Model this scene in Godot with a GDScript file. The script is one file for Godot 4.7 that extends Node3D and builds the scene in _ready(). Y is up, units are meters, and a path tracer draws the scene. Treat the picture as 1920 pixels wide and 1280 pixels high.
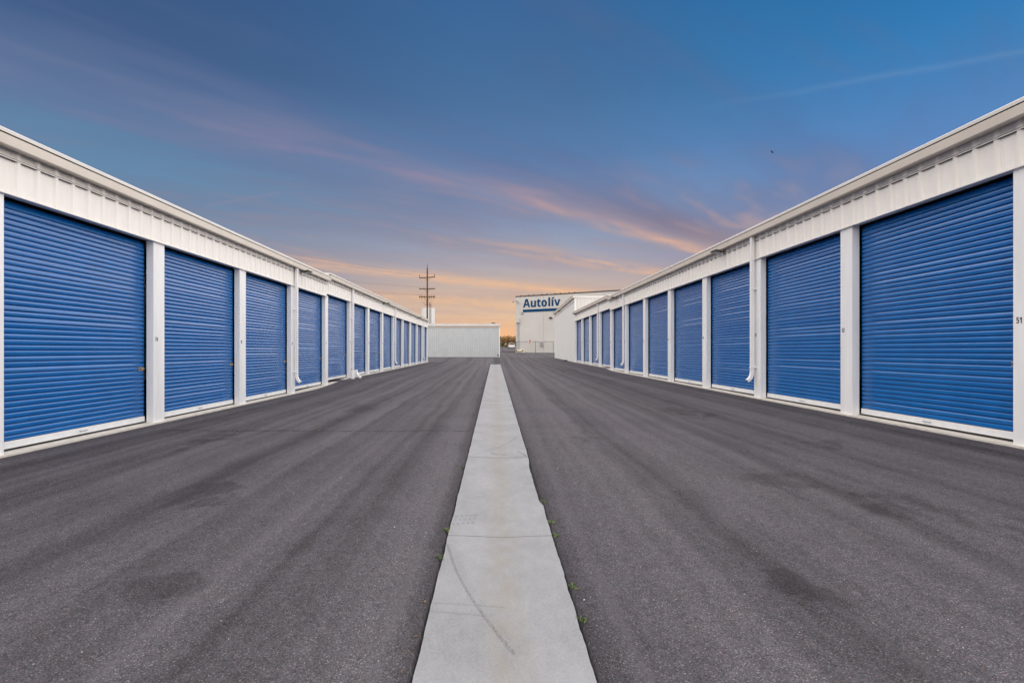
extends Node3D
# A drive aisle between two rows of storage units at dusk.
# Z (capital) is the distance in front of the camera: world z = -Z.

const EYE := 1.61
const FOCAL := 920.0            # of a picture 1280 high
const PITCH := 3.353            # one storage unit
const COLW := 0.33
const XL := 6.915
const XR := 7.093
const HL := 2.22                # header undersides above the eye
const HR := 2.478
const STEP := 0.118
const SX := 0.045               # middle of the concrete strip

var M := {}
var names := {}
var rng := RandomNumberGenerator.new()

# ------------------------------------------------------------------ naming
func numbered(called: String) -> String:
	if not names.has(called):
		names[called] = 0
		return called
	names[called] += 1
	return "%s_%03d" % [called, names[called]]

func tag(o: Node, label: String, category: String, group := "", kind := "") -> void:
	if label: o.set_meta("label", label)
	if category: o.set_meta("category", category)
	if group: o.set_meta("group", group)
	if kind: o.set_meta("kind", kind)

func thing(called: String, label: String, category: String, at := Vector3.ZERO, turn := 0.0, group := "") -> Node3D:
	var o := Node3D.new()
	o.name = numbered(called)
	add_child(o)
	o.position = at
	o.rotation.y = turn
	tag(o, label, category, group)
	return o

func put(called: String, mesh: Mesh, mat: Material, parent: Node = null, at := Vector3.ZERO, turn := 0.0) -> MeshInstance3D:
	var o := MeshInstance3D.new()
	o.mesh = mesh
	o.material_override = mat
	o.position = at
	o.rotation.y = turn
	if parent == null:
		o.name = numbered(called)
		add_child(o)
	else:
		o.name = called
		parent.add_child(o, true)
	return o

# ------------------------------------------------------------------ shapes
func begin() -> SurfaceTool:
	var st := SurfaceTool.new()
	st.begin(Mesh.PRIMITIVE_TRIANGLES)
	return st

func vert(st: SurfaceTool, p: Vector3, n: Vector3, uv := Vector2.ZERO) -> void:
	st.set_normal(n)
	st.set_uv(uv)
	st.add_vertex(p)

func tri(st: SurfaceTool, a: Vector3, b: Vector3, c: Vector3, out: Vector3) -> void:
	var n := (b - a).cross(c - a)
	if n.length() < 1e-12: return
	n = n.normalized()
	if n.dot(out) > 0.0:      # front faces run clockwise
		vert(st, a, n); vert(st, c, n); vert(st, b, n)
	else:
		vert(st, a, -n); vert(st, b, -n); vert(st, c, -n)

func quad(st: SurfaceTool, a: Vector3, b: Vector3, c: Vector3, d: Vector3, out: Vector3) -> void:
	tri(st, a, b, c, out)
	tri(st, a, c, d, out)

func box(st: SurfaceTool, lo: Vector3, hi: Vector3) -> void:
	var x0 := lo.x; var y0 := lo.y; var z0 := lo.z
	var x1 := hi.x; var y1 := hi.y; var z1 := hi.z
	quad(st, Vector3(x0,y0,z1), Vector3(x1,y0,z1), Vector3(x1,y1,z1), Vector3(x0,y1,z1), Vector3.BACK)
	quad(st, Vector3(x0,y0,z0), Vector3(x1,y0,z0), Vector3(x1,y1,z0), Vector3(x0,y1,z0), Vector3.FORWARD)
	quad(st, Vector3(x0,y0,z0), Vector3(x0,y0,z1), Vector3(x0,y1,z1), Vector3(x0,y1,z0), Vector3.LEFT)
	quad(st, Vector3(x1,y0,z0), Vector3(x1,y0,z1), Vector3(x1,y1,z1), Vector3(x1,y1,z0), Vector3.RIGHT)
	quad(st, Vector3(x0,y1,z0), Vector3(x1,y1,z0), Vector3(x1,y1,z1), Vector3(x0,y1,z1), Vector3.UP)
	quad(st, Vector3(x0,y0,z0), Vector3(x1,y0,z0), Vector3(x1,y0,z1), Vector3(x0,y0,z1), Vector3.DOWN)

func boxm(lo: Vector3, hi: Vector3) -> ArrayMesh:
	var st := begin()
	box(st, lo, hi)
	return st.commit()

# a polygon pushed along an axis; (x, y) of the polygon lie on: axis x -> (z, y), axis y -> (x, z), axis z -> (x, y)
func spot(axis: int, p: Vector2, t: float) -> Vector3:
	if axis == 0: return Vector3(t, p.y, p.x)
	if axis == 1: return Vector3(p.x, t, p.y)
	return Vector3(p.x, p.y, t)

func prism(st: SurfaceTool, poly: PackedVector2Array, axis: int, t0: float, t1: float) -> void:
	var along := spot(axis, Vector2.ZERO, 1.0)
	var area := 0.0
	for i in poly.size():
		var a := poly[i]
		var b := poly[(i + 1) % poly.size()]
		area += a.x * b.y - a.y * b.x
	for i in poly.size():
		var a := poly[i]
		var b := poly[(i + 1) % poly.size()]
		var e := b - a
		var n2 := Vector2(e.y, -e.x) * signf(area)
		quad(st, spot(axis, a, t0), spot(axis, b, t0), spot(axis, b, t1), spot(axis, a, t1), spot(axis, n2, 0.0))
	var ids := Geometry2D.triangulate_polygon(poly)
	for k in range(0, ids.size(), 3):
		tri(st, spot(axis, poly[ids[k]], t0), spot(axis, poly[ids[k+1]], t0), spot(axis, poly[ids[k+2]], t0), -along)
		tri(st, spot(axis, poly[ids[k]], t1), spot(axis, poly[ids[k+1]], t1), spot(axis, poly[ids[k+2]], t1), along)

func prismm(poly: PackedVector2Array, axis: int, t0: float, t1: float) -> ArrayMesh:
	var st := begin()
	prism(st, poly, axis, t0, t1)
	return st.commit()

func chamfered(x0: float, y0: float, x1: float, y1: float, c: float) -> PackedVector2Array:
	return PackedVector2Array([Vector2(x0+c,y0), Vector2(x1-c,y0), Vector2(x1,y0+c), Vector2(x1,y1-c), Vector2(x1-c,y1), Vector2(x0+c,y1), Vector2(x0,y1-c), Vector2(x0,y0+c)])

# an open strip of profile points (z, y) along x, faces turned to out
func ribbon(st: SurfaceTool, pts: PackedVector2Array, x0: float, x1: float, out: Vector3) -> void:
	for i in pts.size() - 1:
		var a := pts[i]
		var b := pts[i + 1]
		quad(st, Vector3(x0, a.y, a.x), Vector3(x1, a.y, a.x), Vector3(x1, b.y, b.x), Vector3(x0, b.y, b.x), out)

# a tapered round bar with smooth sides
func bar(st: SurfaceTool, a: Vector3, b: Vector3, ra: float, rb: float, n := 8, caps := true) -> void:
	var d := (b - a).normalized()
	var u := d.cross(Vector3.UP if absf(d.y) < 0.9 else Vector3.RIGHT).normalized()
	var v := d.cross(u)
	for i in n:
		var t0 := TAU * i / n
		var t1 := TAU * (i + 1) / n
		var n0 := u * cos(t0) + v * sin(t0)
		var n1 := u * cos(t1) + v * sin(t1)
		var p := [a + n0 * ra, a + n1 * ra, b + n1 * rb, b + n0 * rb]
		var nn := [n0, n1, n1, n0]
		var flip: bool = (p[1] - p[0]).cross(p[2] - p[0]).dot(n0 + n1) > 0.0
		for k in ([0, 2, 1, 0, 3, 2] if flip else [0, 1, 2, 0, 2, 3]):
			vert(st, p[k], nn[k])
		if caps:
			tri(st, a, a + n0 * ra, a + n1 * ra, -d)
			tri(st, b, b + n0 * rb, b + n1 * rb, d)

# a rectangular pipe swept along points (z, y): w wide along x, d deep
func duct(st: SurfaceTool, path: PackedVector2Array, xc: float, w: float, d: float) -> void:
	var rings := []
	for i in path.size():
		var t := (path[mini(i + 1, path.size() - 1)] - path[maxi(i - 1, 0)]).normalized()
		var n := Vector2(-t.y, t.x) * d * 0.5
		var ring := []
		for s in [[-1, -1], [1, -1], [1, 1], [-1, 1]]:
			var q: Vector2 = path[i] + n * s[1]
			ring.append(Vector3(xc + w * 0.5 * s[0], q.y, q.x))
		rings.append(ring)
	for i in rings.size() - 1:
		var mid := Vector3(xc, (path[i].y + path[i+1].y) * 0.5, (path[i].x + path[i+1].x) * 0.5)
		for k in 4:
			var a: Vector3 = rings[i][k]
			var b: Vector3 = rings[i][(k + 1) % 4]
			var c: Vector3 = rings[i + 1][(k + 1) % 4]
			var e: Vector3 = rings[i + 1][k]
			quad(st, a, b, c, e, (a + b + c + e) * 0.25 - mid)

# ------------------------------------------------------------------ textures and materials
func lin(r: float, g: float, b: float) -> Color:
	return Color(r, g, b).linear_to_srgb()

func noise(s: int, freq: float, oct := 4, kind := FastNoiseLite.TYPE_SIMPLEX_SMOOTH) -> FastNoiseLite:
	var n := FastNoiseLite.new()
	n.seed = s
	n.noise_type = kind
	n.frequency = freq
	n.fractal_octaves = oct
	n.fractal_type = FastNoiseLite.FRACTAL_FBM if oct > 1 else FastNoiseLite.FRACTAL_NONE
	return n

# a seamless tile that wavers between two colours (linear)
func tile(n: FastNoiseLite, size: int, a: Color, b: Color) -> ImageTexture:
	var im := n.get_seamless_image(size, size)
	im.convert(Image.FORMAT_L8)
	var src := im.get_data()
	var lut := []
	for i in 256:
		lut.append(a.lerp(b, i / 255.0).linear_to_srgb())
	var dat := PackedByteArray()
	dat.resize(size * size * 3)
	for i in size * size:
		var c: Color = lut[src[i]]
		dat[i * 3] = c.r8
		dat[i * 3 + 1] = c.g8
		dat[i * 3 + 2] = c.b8
	return ImageTexture.create_from_image(Image.create_from_data(size, size, false, Image.FORMAT_RGB8, dat))

func plain(color: Color, rough: float, metal := 0.0, spec := 0.5) -> StandardMaterial3D:
	var m := StandardMaterial3D.new()
	m.albedo_color = color
	m.roughness = rough
	m.metallic = metal
	m.metallic_specular = spec
	return m

func worn(a: Color, b: Color, rough: float, s: int, freq: float, scale: float, metal := 0.0, oct := 5, size := 256) -> StandardMaterial3D:
	var m := plain(Color.WHITE, rough, metal)
	m.albedo_texture = tile(noise(s, freq, oct), size, a, b)
	m.uv1_triplanar = true
	m.uv1_world_triplanar = true
	m.uv1_scale = Vector3.ONE * scale
	return m

func asphalt_tile(size: int) -> Array:
	var g := noise(5, 0.27, 1, FastNoiseLite.TYPE_CELLULAR)
	g.cellular_return_type = FastNoiseLite.RETURN_CELL_VALUE
	var cells := g.get_seamless_image(size, size); cells.convert(Image.FORMAT_L8)
	var g2 := noise(6, 0.27, 1, FastNoiseLite.TYPE_CELLULAR)
	g2.cellular_return_type = FastNoiseLite.RETURN_DISTANCE2_SUB
	g2.seed = 5
	var gaps := g2.get_seamless_image(size, size); gaps.convert(Image.FORMAT_L8)
	var soft := noise(8, 0.02, 4).get_seamless_image(size, size); soft.convert(Image.FORMAT_L8)
	var c := cells.get_data(); var e := gaps.get_data(); var s := soft.get_data()
	var dat := PackedByteArray(); dat.resize(size * size * 3)
	var hgt := PackedByteArray(); hgt.resize(size * size)
	var r := RandomNumberGenerator.new(); r.seed = 11
	for i in size * size:
		var k := c[i] / 255.0
		var gap := clampf(e[i] / 255.0 * 3.0, 0.0, 1.0)
		var v := 0.42 + 1.08 * k * gap + 0.22 * (s[i] / 255.0 - 0.5) + r.randf_range(-0.12, 0.12)
		if k > 0.93: v += 0.75 * gap                  # pale chips of stone
		var hue := fposmod(k * 37.0, 1.0)
		var cr := 0.134 * v * (1.0 + 0.18 * (hue - 0.5))
		var cg := 0.131 * v * (1.0 - 0.08 * (hue - 0.5))
		var cb := 0.150 * v * (1.0 - 0.24 * (hue - 0.5))
		var col := Color(cr, cg, cb).linear_to_srgb()
		dat[i * 3] = clampi(col.r8, 0, 255); dat[i * 3 + 1] = clampi(col.g8, 0, 255); dat[i * 3 + 2] = clampi(col.b8, 0, 255)
		hgt[i] = clampi(int(255.0 * gap * (0.35 + 0.65 * k)), 0, 255)
	var him := Image.create_from_data(size, size, false, Image.FORMAT_L8, hgt)
	return [ImageTexture.create_from_image(Image.create_from_data(size, size, false, Image.FORMAT_RGB8, dat)), ImageTexture.create_from_image(him)]

# wear of the paving as seen from above: 16 m across, 64 m along
func paving_wear(w: int, h: int) -> ImageTexture:
	var streak := noise(21, 1.0, 4)
	var patch := noise(22, 0.55, 4)
	var fine := noise(23, 4.0, 3)
	var dat := PackedByteArray(); dat.resize(w * h * 3)
	var stains := [[3.9, 4.5, 0.55, 0.55], [4.5, 4.0, 0.5, 0.35], [3.2, 5.6, 0.35, 0.6], [5.0, 7.4, 0.5, 0.5], [2.0, 3.2, 0.25, 0.35], [-3.1, 5.3, 0.45, 0.6], [-4.8, 8.2, 0.4, 0.7], [-2.2, 3.3, 0.3, 0.3], [4.4, 11.5, 0.5, 1.3], [-3.6, 13.0, 0.4, 1.4], [1.6, 8.8, 0.3, 0.6]]
	for j in h:
		var zz := -4.0 + 64.0 * (j + 0.5) / h
		for i in w:
			var x := -8.0 + 16.0 * (i + 0.5) / w
			var wob := 0.07 * patch.get_noise_2d(x * 0.3 + 40.0, zz * 0.5)
			var a := streak.get_noise_2d((x + wob) * 1.25, zz * 0.016)
			var a2 := streak.get_noise_2d((x + wob) * 3.6 + 90.0, zz * 0.035)
			var b := patch.get_noise_2d(x, zz * 0.8)
			var f := fine.get_noise_2d(x, zz * 0.5)
			var v := 0.80 + 0.36 * a + 0.22 * a2 + 0.13 * b + 0.08 * f
			# tyre-darkened lanes and rubbed seal coat
			if b > 0.30: v -= 0.35 * (b - 0.30)
			# a hairline crack right across the left lane
			var cz := 9.55 + 0.10 * patch.get_noise_2d(x * 2.0, 7.0) + 0.05 * x
			if x < -0.5 and x > -6.3 and absf(zz - cz) < 0.045: v *= 0.62
			# old oil and rubber stains with ragged edges
			for sp in stains:
				var q := Vector2((x - sp[0]) / sp[2], (zz - sp[1]) / sp[3])
				if absf(q.x) < 1.6 and absf(q.y) < 1.6:
					var r2 := q.length() + 0.9 * fine.get_noise_2d(x * 0.7 + sp[0], zz * 0.5) + 0.5 * b
					v -= 0.20 * smoothstep(0.75, 0.45, r2)
			v = clampf(v, 0.40, 1.0)
			var warm := 0.5 + 0.5 * patch.get_noise_2d(x * 0.6 + 11.0, zz * 0.25 + 5.0)
			var o := (j * w + i) * 3
			var col := Color(v, v * (0.955 + 0.02 * warm), v * (1.0 - 0.05 * warm)).linear_to_srgb()
			dat[o] = col.r8; dat[o + 1] = col.g8; dat[o + 2] = col.b8
	return ImageTexture.create_from_image(Image.create_from_data(w, h, false, Image.FORMAT_RGB8, dat))

# concrete of the gutter strip: 0.96 m across, 12.08 m along, with tyre scuffs and a silt stain down the middle
func strip_tile(w: int, h: int) -> ImageTexture:
	var n := noise(31, 1.0, 5)
	var f := noise(32, 9.0, 3)
	var d := noise(33, 45.0, 2)
	var im := Image.create(w, h, false, Image.FORMAT_RGBF)
	for j in h:
		var zz := 1.22 + 12.08 * (j + 0.5) / h
		for i in w:
			var x := -0.48 + 0.96 * (i + 0.5) / w
			var v := 0.240 * (1.0 + 0.16 * n.get_noise_2d(x * 1.5, zz * 1.2) + 0.08 * f.get_noise_2d(x, zz * 0.6) + 0.14 * d.get_noise_2d(x, zz))
			var k := f.get_noise_2d(x * 0.8 + 70.0, zz * 0.4)
			var mid := x - 0.02 - 0.03 * n.get_noise_2d(zz * 0.7, 3.0)
			var silt := exp(-mid * mid / 0.0130) * clampf(0.75 + 0.9 * k, 0.0, 1.0)
			var col := Color(v * 0.95, v * 0.99, v * 1.07)
			col = col.lerp(Color(0.222, 0.198, 0.170), silt * 0.5)
			im.set_pixel(i, j, col)
	# tyre marks: [x0, Z0, x1, Z1, bend, width, strength]
	var r := RandomNumberGenerator.new(); r.seed = 4
	for m in [[-0.44, 4.05, 0.06, 2.62, -0.06, 0.022, 0.34], [-0.40, 4.05, 0.10, 2.62, -0.06, 0.05, 0.10], [-0.42, 7.35, 0.36, 8.95, 0.10, 0.016, 0.30], [-0.44, 7.28, 0.34, 7.25, 0.02, 0.012, 0.28],
			[-0.46, 3.12, 0.02, 3.10, 0.0, 0.05, 0.05], [-0.46, 3.02, -0.10, 2.99, 0.0, 0.05, 0.04], [-0.10, 7.62, 0.00, 7.50, -0.02, 0.012, 0.34], [0.04, 7.52, 0.14, 7.48, 0.0, 0.012, 0.26],
			[-0.12, 10.2, 0.18, 10.1, 0.06, 0.02, 0.22], [0.30, 7.7, 0.42, 7.3, 0.02, 0.014, 0.22]]:
		var steps := 900
		for q in steps:
			var t: float = q / float(steps)
			var px: float = lerpf(m[0], m[2], t) + m[4] * sin(t * PI)
			var pz: float = lerpf(m[1], m[3], t)
			for u in 5:
				var ox: float = px + r.randf_range(-1, 1) * m[5] * 0.5
				var ix := int((ox + 0.48) / 0.96 * w)
				var iz := int((pz + r.randf_range(-0.01, 0.01) - 1.22) / 12.08 * h)
				if ix >= 0 and ix < w and iz >= 0 and iz < h and r.randf() < 0.5:
					im.set_pixel(ix, iz, im.get_pixel(ix, iz).lerp(Color(0.07, 0.073, 0.085), minf(m[6] * 1.5, 0.8) * r.randf_range(0.3, 0.9)))
	# prints of tyre blocks and a row of scrapes
	for q in 15:
		var px := -0.43 + 0.045 * (q % 5) + 0.01 * (q / 5)
		var pz := 4.52 + 0.10 * (q / 5) + 0.012 * (q % 5)
		for a in 120:
			var ix := int((px + r.randf_range(-0.016, 0.016) + 0.48) / 0.96 * w)
			var iz := int((pz + r.randf_range(-0.035, 0.035) - 1.22) / 12.08 * h)
			if ix >= 0 and ix < w: im.set_pixel(ix, iz, im.get_pixel(ix, iz).lerp(Color(0.09, 0.095, 0.11), 0.30))
	for q in 260:
		var t := r.randf()
		var ix := int((-0.14 + 0.34 * t + 0.48) / 0.96 * w)
		var iz := int((5.20 + 0.05 * sin(t * 22.0) - 1.22) / 12.08 * h)
		im.set_pixel(ix, iz, im.get_pixel(ix, iz).lerp(Color(0.14, 0.14, 0.145), 0.40))
	# small dark flecks
	for q in 420:
		var ix := r.randi_range(0, w - 1)
		var iz := r.randi_range(0, h - 1)
		im.set_pixel(ix, iz, im.get_pixel(ix, iz).lerp(Color(0.07, 0.06, 0.055), r.randf_range(0.2, 0.7)))
	var out := Image.create(w, h, false, Image.FORMAT_RGB8)
	for j in h:
		for i in w:
			out.set_pixel(i, j, im.get_pixel(i, j).linear_to_srgb())
	return ImageTexture.create_from_image(out)

func make_materials() -> void:
	M.white = worn(Color(0.73, 0.74, 0.75), Color(0.84, 0.85, 0.86), 0.42, 41, 0.010, 0.35)
	M.panel = worn(Color(0.775, 0.755, 0.715), Color(0.855, 0.835, 0.80), 0.45, 42, 0.012, 0.30)
	for k in ["white", "panel"]:
		M[k].uv1_scale = Vector3(1.1, 0.16, 1.1)
	M.gutter = worn(Color(0.575, 0.53, 0.47), Color(0.655, 0.605, 0.54), 0.40, 43, 0.012, 0.30)
	M.rooftrim = worn(Color(0.56, 0.545, 0.525), Color(0.63, 0.615, 0.595), 0.40, 44, 0.012, 0.30)
	M.roof = worn(Color(0.60, 0.60, 0.60), Color(0.70, 0.70, 0.70), 0.45, 45, 0.012, 0.25)
	M.door = worn(Color(0.0008, 0.112, 0.375), Color(0.0015, 0.140, 0.455), 0.22, 46, 0.012, 0.5)
	M.door.metallic_specular = 0.5
	M.door.clearcoat_enabled = true
	M.door.clearcoat = 0.4
	M.door.clearcoat_roughness = 0.10
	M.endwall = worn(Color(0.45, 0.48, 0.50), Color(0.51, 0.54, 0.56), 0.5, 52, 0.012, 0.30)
	M.bar = worn(Color(0.70, 0.72, 0.74), Color(0.80, 0.81, 0.82), 0.35, 47, 0.03, 0.8)
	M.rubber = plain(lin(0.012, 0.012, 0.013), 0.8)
	M.ledge_shade = plain(lin(0.06, 0.052, 0.045), 0.8)  # dark colour of the painted shade under the ledge trim
	M.steel = plain(lin(0.55, 0.50, 0.40), 0.35, 1.0)
	M.galv = plain(lin(0.36, 0.37, 0.38), 0.45, 0.7)
	M.dark = plain(lin(0.035, 0.030, 0.028), 0.5)
	M.print = plain(lin(0.012, 0.012, 0.014), 0.6)
	M.slab = worn(Color(0.50, 0.47, 0.42), Color(0.66, 0.63, 0.58), 0.85, 48, 0.03, 0.6)
	M.wood = worn(Color(0.060, 0.034, 0.020), Color(0.105, 0.062, 0.038), 0.85, 49, 0.02, 0.4)
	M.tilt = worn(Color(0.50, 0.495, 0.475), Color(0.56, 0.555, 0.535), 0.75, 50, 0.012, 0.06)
	M.stucco = worn(Color(0.65, 0.655, 0.65), Color(0.71, 0.715, 0.71), 0.8, 53, 0.02, 0.25)
	M.fence = plain(lin(0.20, 0.205, 0.21), 0.5, 0.4)
	M.coping = plain(lin(0.055, 0.040, 0.032), 0.6)
	M.blue = plain(lin(0.003, 0.050, 0.135), 0.6, 0.0, 0.2)
	M.glass = plain(lin(0.010, 0.012, 0.016), 0.25, 0.0, 0.15)
	M.carwhite = plain(lin(0.80, 0.80, 0.80), 0.25)
	M.red = plain(lin(0.45, 0.03, 0.03), 0.5)
	M.cream = worn(Color(0.66, 0.62, 0.40), Color(0.74, 0.70, 0.50), 0.6, 51, 0.02, 1.0)
	M.leaf_green = plain(lin(0.09, 0.14, 0.035), 0.7)
	M.leaf_dry = plain(lin(0.20, 0.125, 0.065), 0.8)
	var tones := [Color(0.22, 0.125, 0.055), Color(0.15, 0.125, 0.045), Color(0.27, 0.155, 0.065), Color(0.065, 0.075, 0.030)]
	for k in 4:
		var m := plain(tones[k].linear_to_srgb(), 0.8)
		m.cull_mode = BaseMaterial3D.CULL_DISABLED
		m.backlight_enabled = true
		m.backlight = Color(0.25, 0.22, 0.10)
		M["leaf_%d" % k] = m
	M.wire = plain(lin(0.02, 0.02, 0.022), 0.6)
	M.stone = plain(lin(0.45, 0.43, 0.40), 0.8)
	var t := asphalt_tile(768)
	var a := plain(Color.WHITE, 0.88, 0.0, 0.2)
	a.albedo_texture = t[0]
	a.heightmap_enabled = true
	a.heightmap_texture = t[1]
	a.heightmap_scale = 0.35
	a.detail_enabled = true
	a.detail_blend_mode = BaseMaterial3D.BLEND_MODE_MUL
	a.detail_albedo = paving_wear(512, 1024)
	a.detail_uv_layer = BaseMaterial3D.DETAIL_UV_2
	M.asphalt = a
	var c := plain(Color.WHITE, 0.80, 0.0, 0.4)
	c.albedo_texture = strip_tile(256, 2048)
	M.strip = c

# ------------------------------------------------------------------ lie of the land
func table(t: Array, x: float) -> float:
	if x <= t[0][0]: return t[0][1]
	for i in t.size() - 1:
		if x <= t[i + 1][0]:
			return lerpf(t[i][1], t[i + 1][1], smoothstep(0.0, 1.0, (x - t[i][0]) / (t[i + 1][0] - t[i][0])) * 0.35 + 0.65 * (x - t[i][0]) / (t[i + 1][0] - t[i][0]))
	return t[-1][1]

const HC := [[-30, 1.66], [2.4, 1.61], [44, 1.25], [60, 0.85], [100, 0.48], [110, 0.44], [138, -0.60], [180, -1.5], [300, -3.0], [900, -7.0]]
const HLT := [[-30, 1.50], [18.9, 1.487], [22.2, 1.32], [50, 1.207], [60, 0.9], [70, 0.75]]
const HRT := [[-30, 1.34], [9, 1.31], [29.4, 1.235], [31.4, 1.11], [43.6, 1.04], [57, 0.87], [62, 0.83]]

func ground_c(z: float) -> float: return EYE - table(HC, z)
func ground_l(z: float) -> float: return EYE - table(HLT, z)
func ground_r(z: float) -> float: return EYE - table(HRT, z)

func ground(x: float, z: float) -> float:
	var c := ground_c(z)
	var side := ground_l(z) if x < 0.0 else ground_r(z)
	side = lerpf(side, c, smoothstep(52.0, 64.0, z))
	var t := clampf((absf(x - SX) - 0.47) / 6.4, 0.0, 1.0)
	return lerpf(c, side, t * (0.6 + 0.4 * t))

func build_ground() -> void:
	var xs := [-800.0, -300.0, -120.0, -60.0, -35.0, -20.0, -12.0, -9.0]
	var x := -7.4
	while x < -0.6:
		xs.append(x); x += 0.4
	xs.append_array([-0.555, SX - 0.475, SX - 0.465, SX, SX + 0.465, SX + 0.475, 0.66])
	x = 1.0
	while x < 7.7:
		xs.append(x); x += 0.4
	xs.append_array([9.0, 12.0, 20.0, 35.0, 60.0, 120.0, 300.0, 800.0])
	var zs := [-400.0, -100.0, -40.0, -20.0, -10.0, -5.0, -2.0]
	var z := 0.0
	while z < 70.0:
		zs.append(z); z += 0.5
	zs.append_array([74.0, 80.0, 86.0, 92.0, 98.0, 104.0, 110.0, 116.0, 122.0, 128.0, 134.0, 140.0, 150.0, 165.0, 180.0, 220.0, 300.0, 450.0, 900.0])
	var und := noise(61, 0.25, 3)
	var st := begin()
	for zz in zs:
		for xx in xs:
			var y := ground(xx, zz)
			if absf(xx - SX) < 0.47 and zz < 44.6 and zz > 0.9: y -= 0.06
			elif absf(xx) < 7.5 and zz < 60.0 and zz > 0.0: y += 0.010 * und.get_noise_2d(xx, zz * 0.5) * smoothstep(0.5, 1.5, absf(xx)) * smoothstep(6.9, 6.2, absf(xx))
			st.set_uv(Vector2(xx, zz) / 1.35)
			st.set_uv2(Vector2((xx + 8.0) / 16.0, (zz + 4.0) / 64.0))
			st.add_vertex(Vector3(xx, y, -zz))
	var n := xs.size()
	for j in zs.size() - 1:
		for i in n - 1:
			var p := j * n + i
			for k in [p, p + n, p + 1, p + 1, p + n, p + n + 1]:
				st.add_index(k)
	st.generate_normals()
	var g := put("ground", st.commit(), M.asphalt)
	tag(g, "dark grey asphalt drive aisle running between the storage rows", "", "", "structure")

func build_strip() -> void:
	var root := Node3D.new()
	root.name = "gutter_strip"
	add_child(root)
	tag(root, "pale concrete drainage strip down the middle of the asphalt", "", "", "structure")
	var edge := noise(71, 2.2, 4)
	var z0 := 1.22
	var k := 0
	while z0 < 44.0:
		var z1 := minf(z0 + 3.02, 44.3)
		var st := begin()
		var nz := 60 if k < 4 else 10
		var us := [-1.0, -0.985, -0.6, -0.2, 0.05, 0.3, 0.7, 0.985, 1.0]
		var rows := []
		for j in nz + 1:
			var z := lerpf(z0 + 0.005, z1 - 0.005, j / float(nz))
			var wl := 0.455 + 0.007 * edge.get_noise_2d(z * 0.8, 1.0) + 0.004 * edge.get_noise_2d(z * 9.0, 5.0)
			var wr := 0.455 + 0.007 * edge.get_noise_2d(z * 0.8, 11.0) + 0.005 * edge.get_noise_2d(z * 9.0, 15.0)
			if z > 5.05 and z < 7.2: wr -= 0.028 * smoothstep(7.2, 6.6, z) * smoothstep(5.05, 5.2, z)
			var row := []
			for q in us.size():
				var u: float = us[q]
				var xx := u * (wl if u < 0.0 else wr)
				var y := ground_c(z) + 0.006 - 0.022 * (1.0 - absf(u - 0.05) / 1.05)
				if q == 0 or q == us.size() - 1: y = ground_c(z) - 0.05
				elif q == 1 or q == us.size() - 2: y -= 0.003
				row.append([Vector3(xx + SX, y, -z), Vector2((xx + 0.48) / 0.96, (z - 1.22) / 12.08)])
			rows.append(row)
		for j in nz:
			for q in us.size() - 1:
				var a = rows[j][q]; var b = rows[j][q + 1]; var c = rows[j + 1][q + 1]; var d = rows[j + 1][q]
				var nrm: Vector3 = (b[0] - a[0]).cross(d[0] - a[0]).normalized()
				for p in [a, d, c, a, c, b]:
					vert(st, p[0], nrm if nrm.y > 0 else -nrm, p[1])
		for end in [0, nz]:
			var low := []
			for q in us.size(): low.append(rows[end][q][0])
			for q in us.size() - 1:
				var a: Vector3 = low[q]; var b: Vector3 = low[q + 1]
				quad(st, a, b, Vector3(b.x, b.y - 0.06, b.z), Vector3(a.x, a.y - 0.06, a.z), Vector3(0, 0, 1) if end == 0 else Vector3(0, 0, -1))
		put("slab", st.commit(), M.strip, root)
		z0 += 3.02
		k += 1

# ------------------------------------------------------------------ storage rows
# built in the wall's own axes: x to the right of a person who faces it, z out over the aisle, y up
var slat_cache := {}

func slat_mesh(w: float, pitch: float, tilt: float) -> ArrayMesh:
	var key := "%.3f %.4f %.3f" % [w, pitch, tilt]
	if not slat_cache.has(key):
		var st := begin()
		ribbon(st, slat_profile(pitch, tilt, 0.0), -w * 0.5, w * 0.5, Vector3.BACK)
		slat_cache[key] = st.commit()
	return slat_cache[key]

func slat_profile(p: float, tilt: float, y0: float) -> PackedVector2Array:
	# (z, y) from the groove at the bottom over the crown to the next groove
	var pts := PackedVector2Array()
	for a in [[0.0, -0.030], [0.085, -0.030], [0.105, -0.004], [0.16, 0.0005], [0.30, 0.0035], [0.455, 0.0045], [0.48, 0.0045], [0.50, -0.001], [0.52, 0.0045], [0.545, 0.0045], [0.70, 0.0035], [0.84, 0.0005], [0.895, -0.004], [0.915, -0.030], [1.0, -0.030]]:
		var z: float = a[1]
		if a[0] > 0.1 and a[0] < 0.9: z += tilt * (a[0] - 0.5) * p
		pts.append(Vector2(z, y0 + a[0] * p))
	return pts

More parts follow.
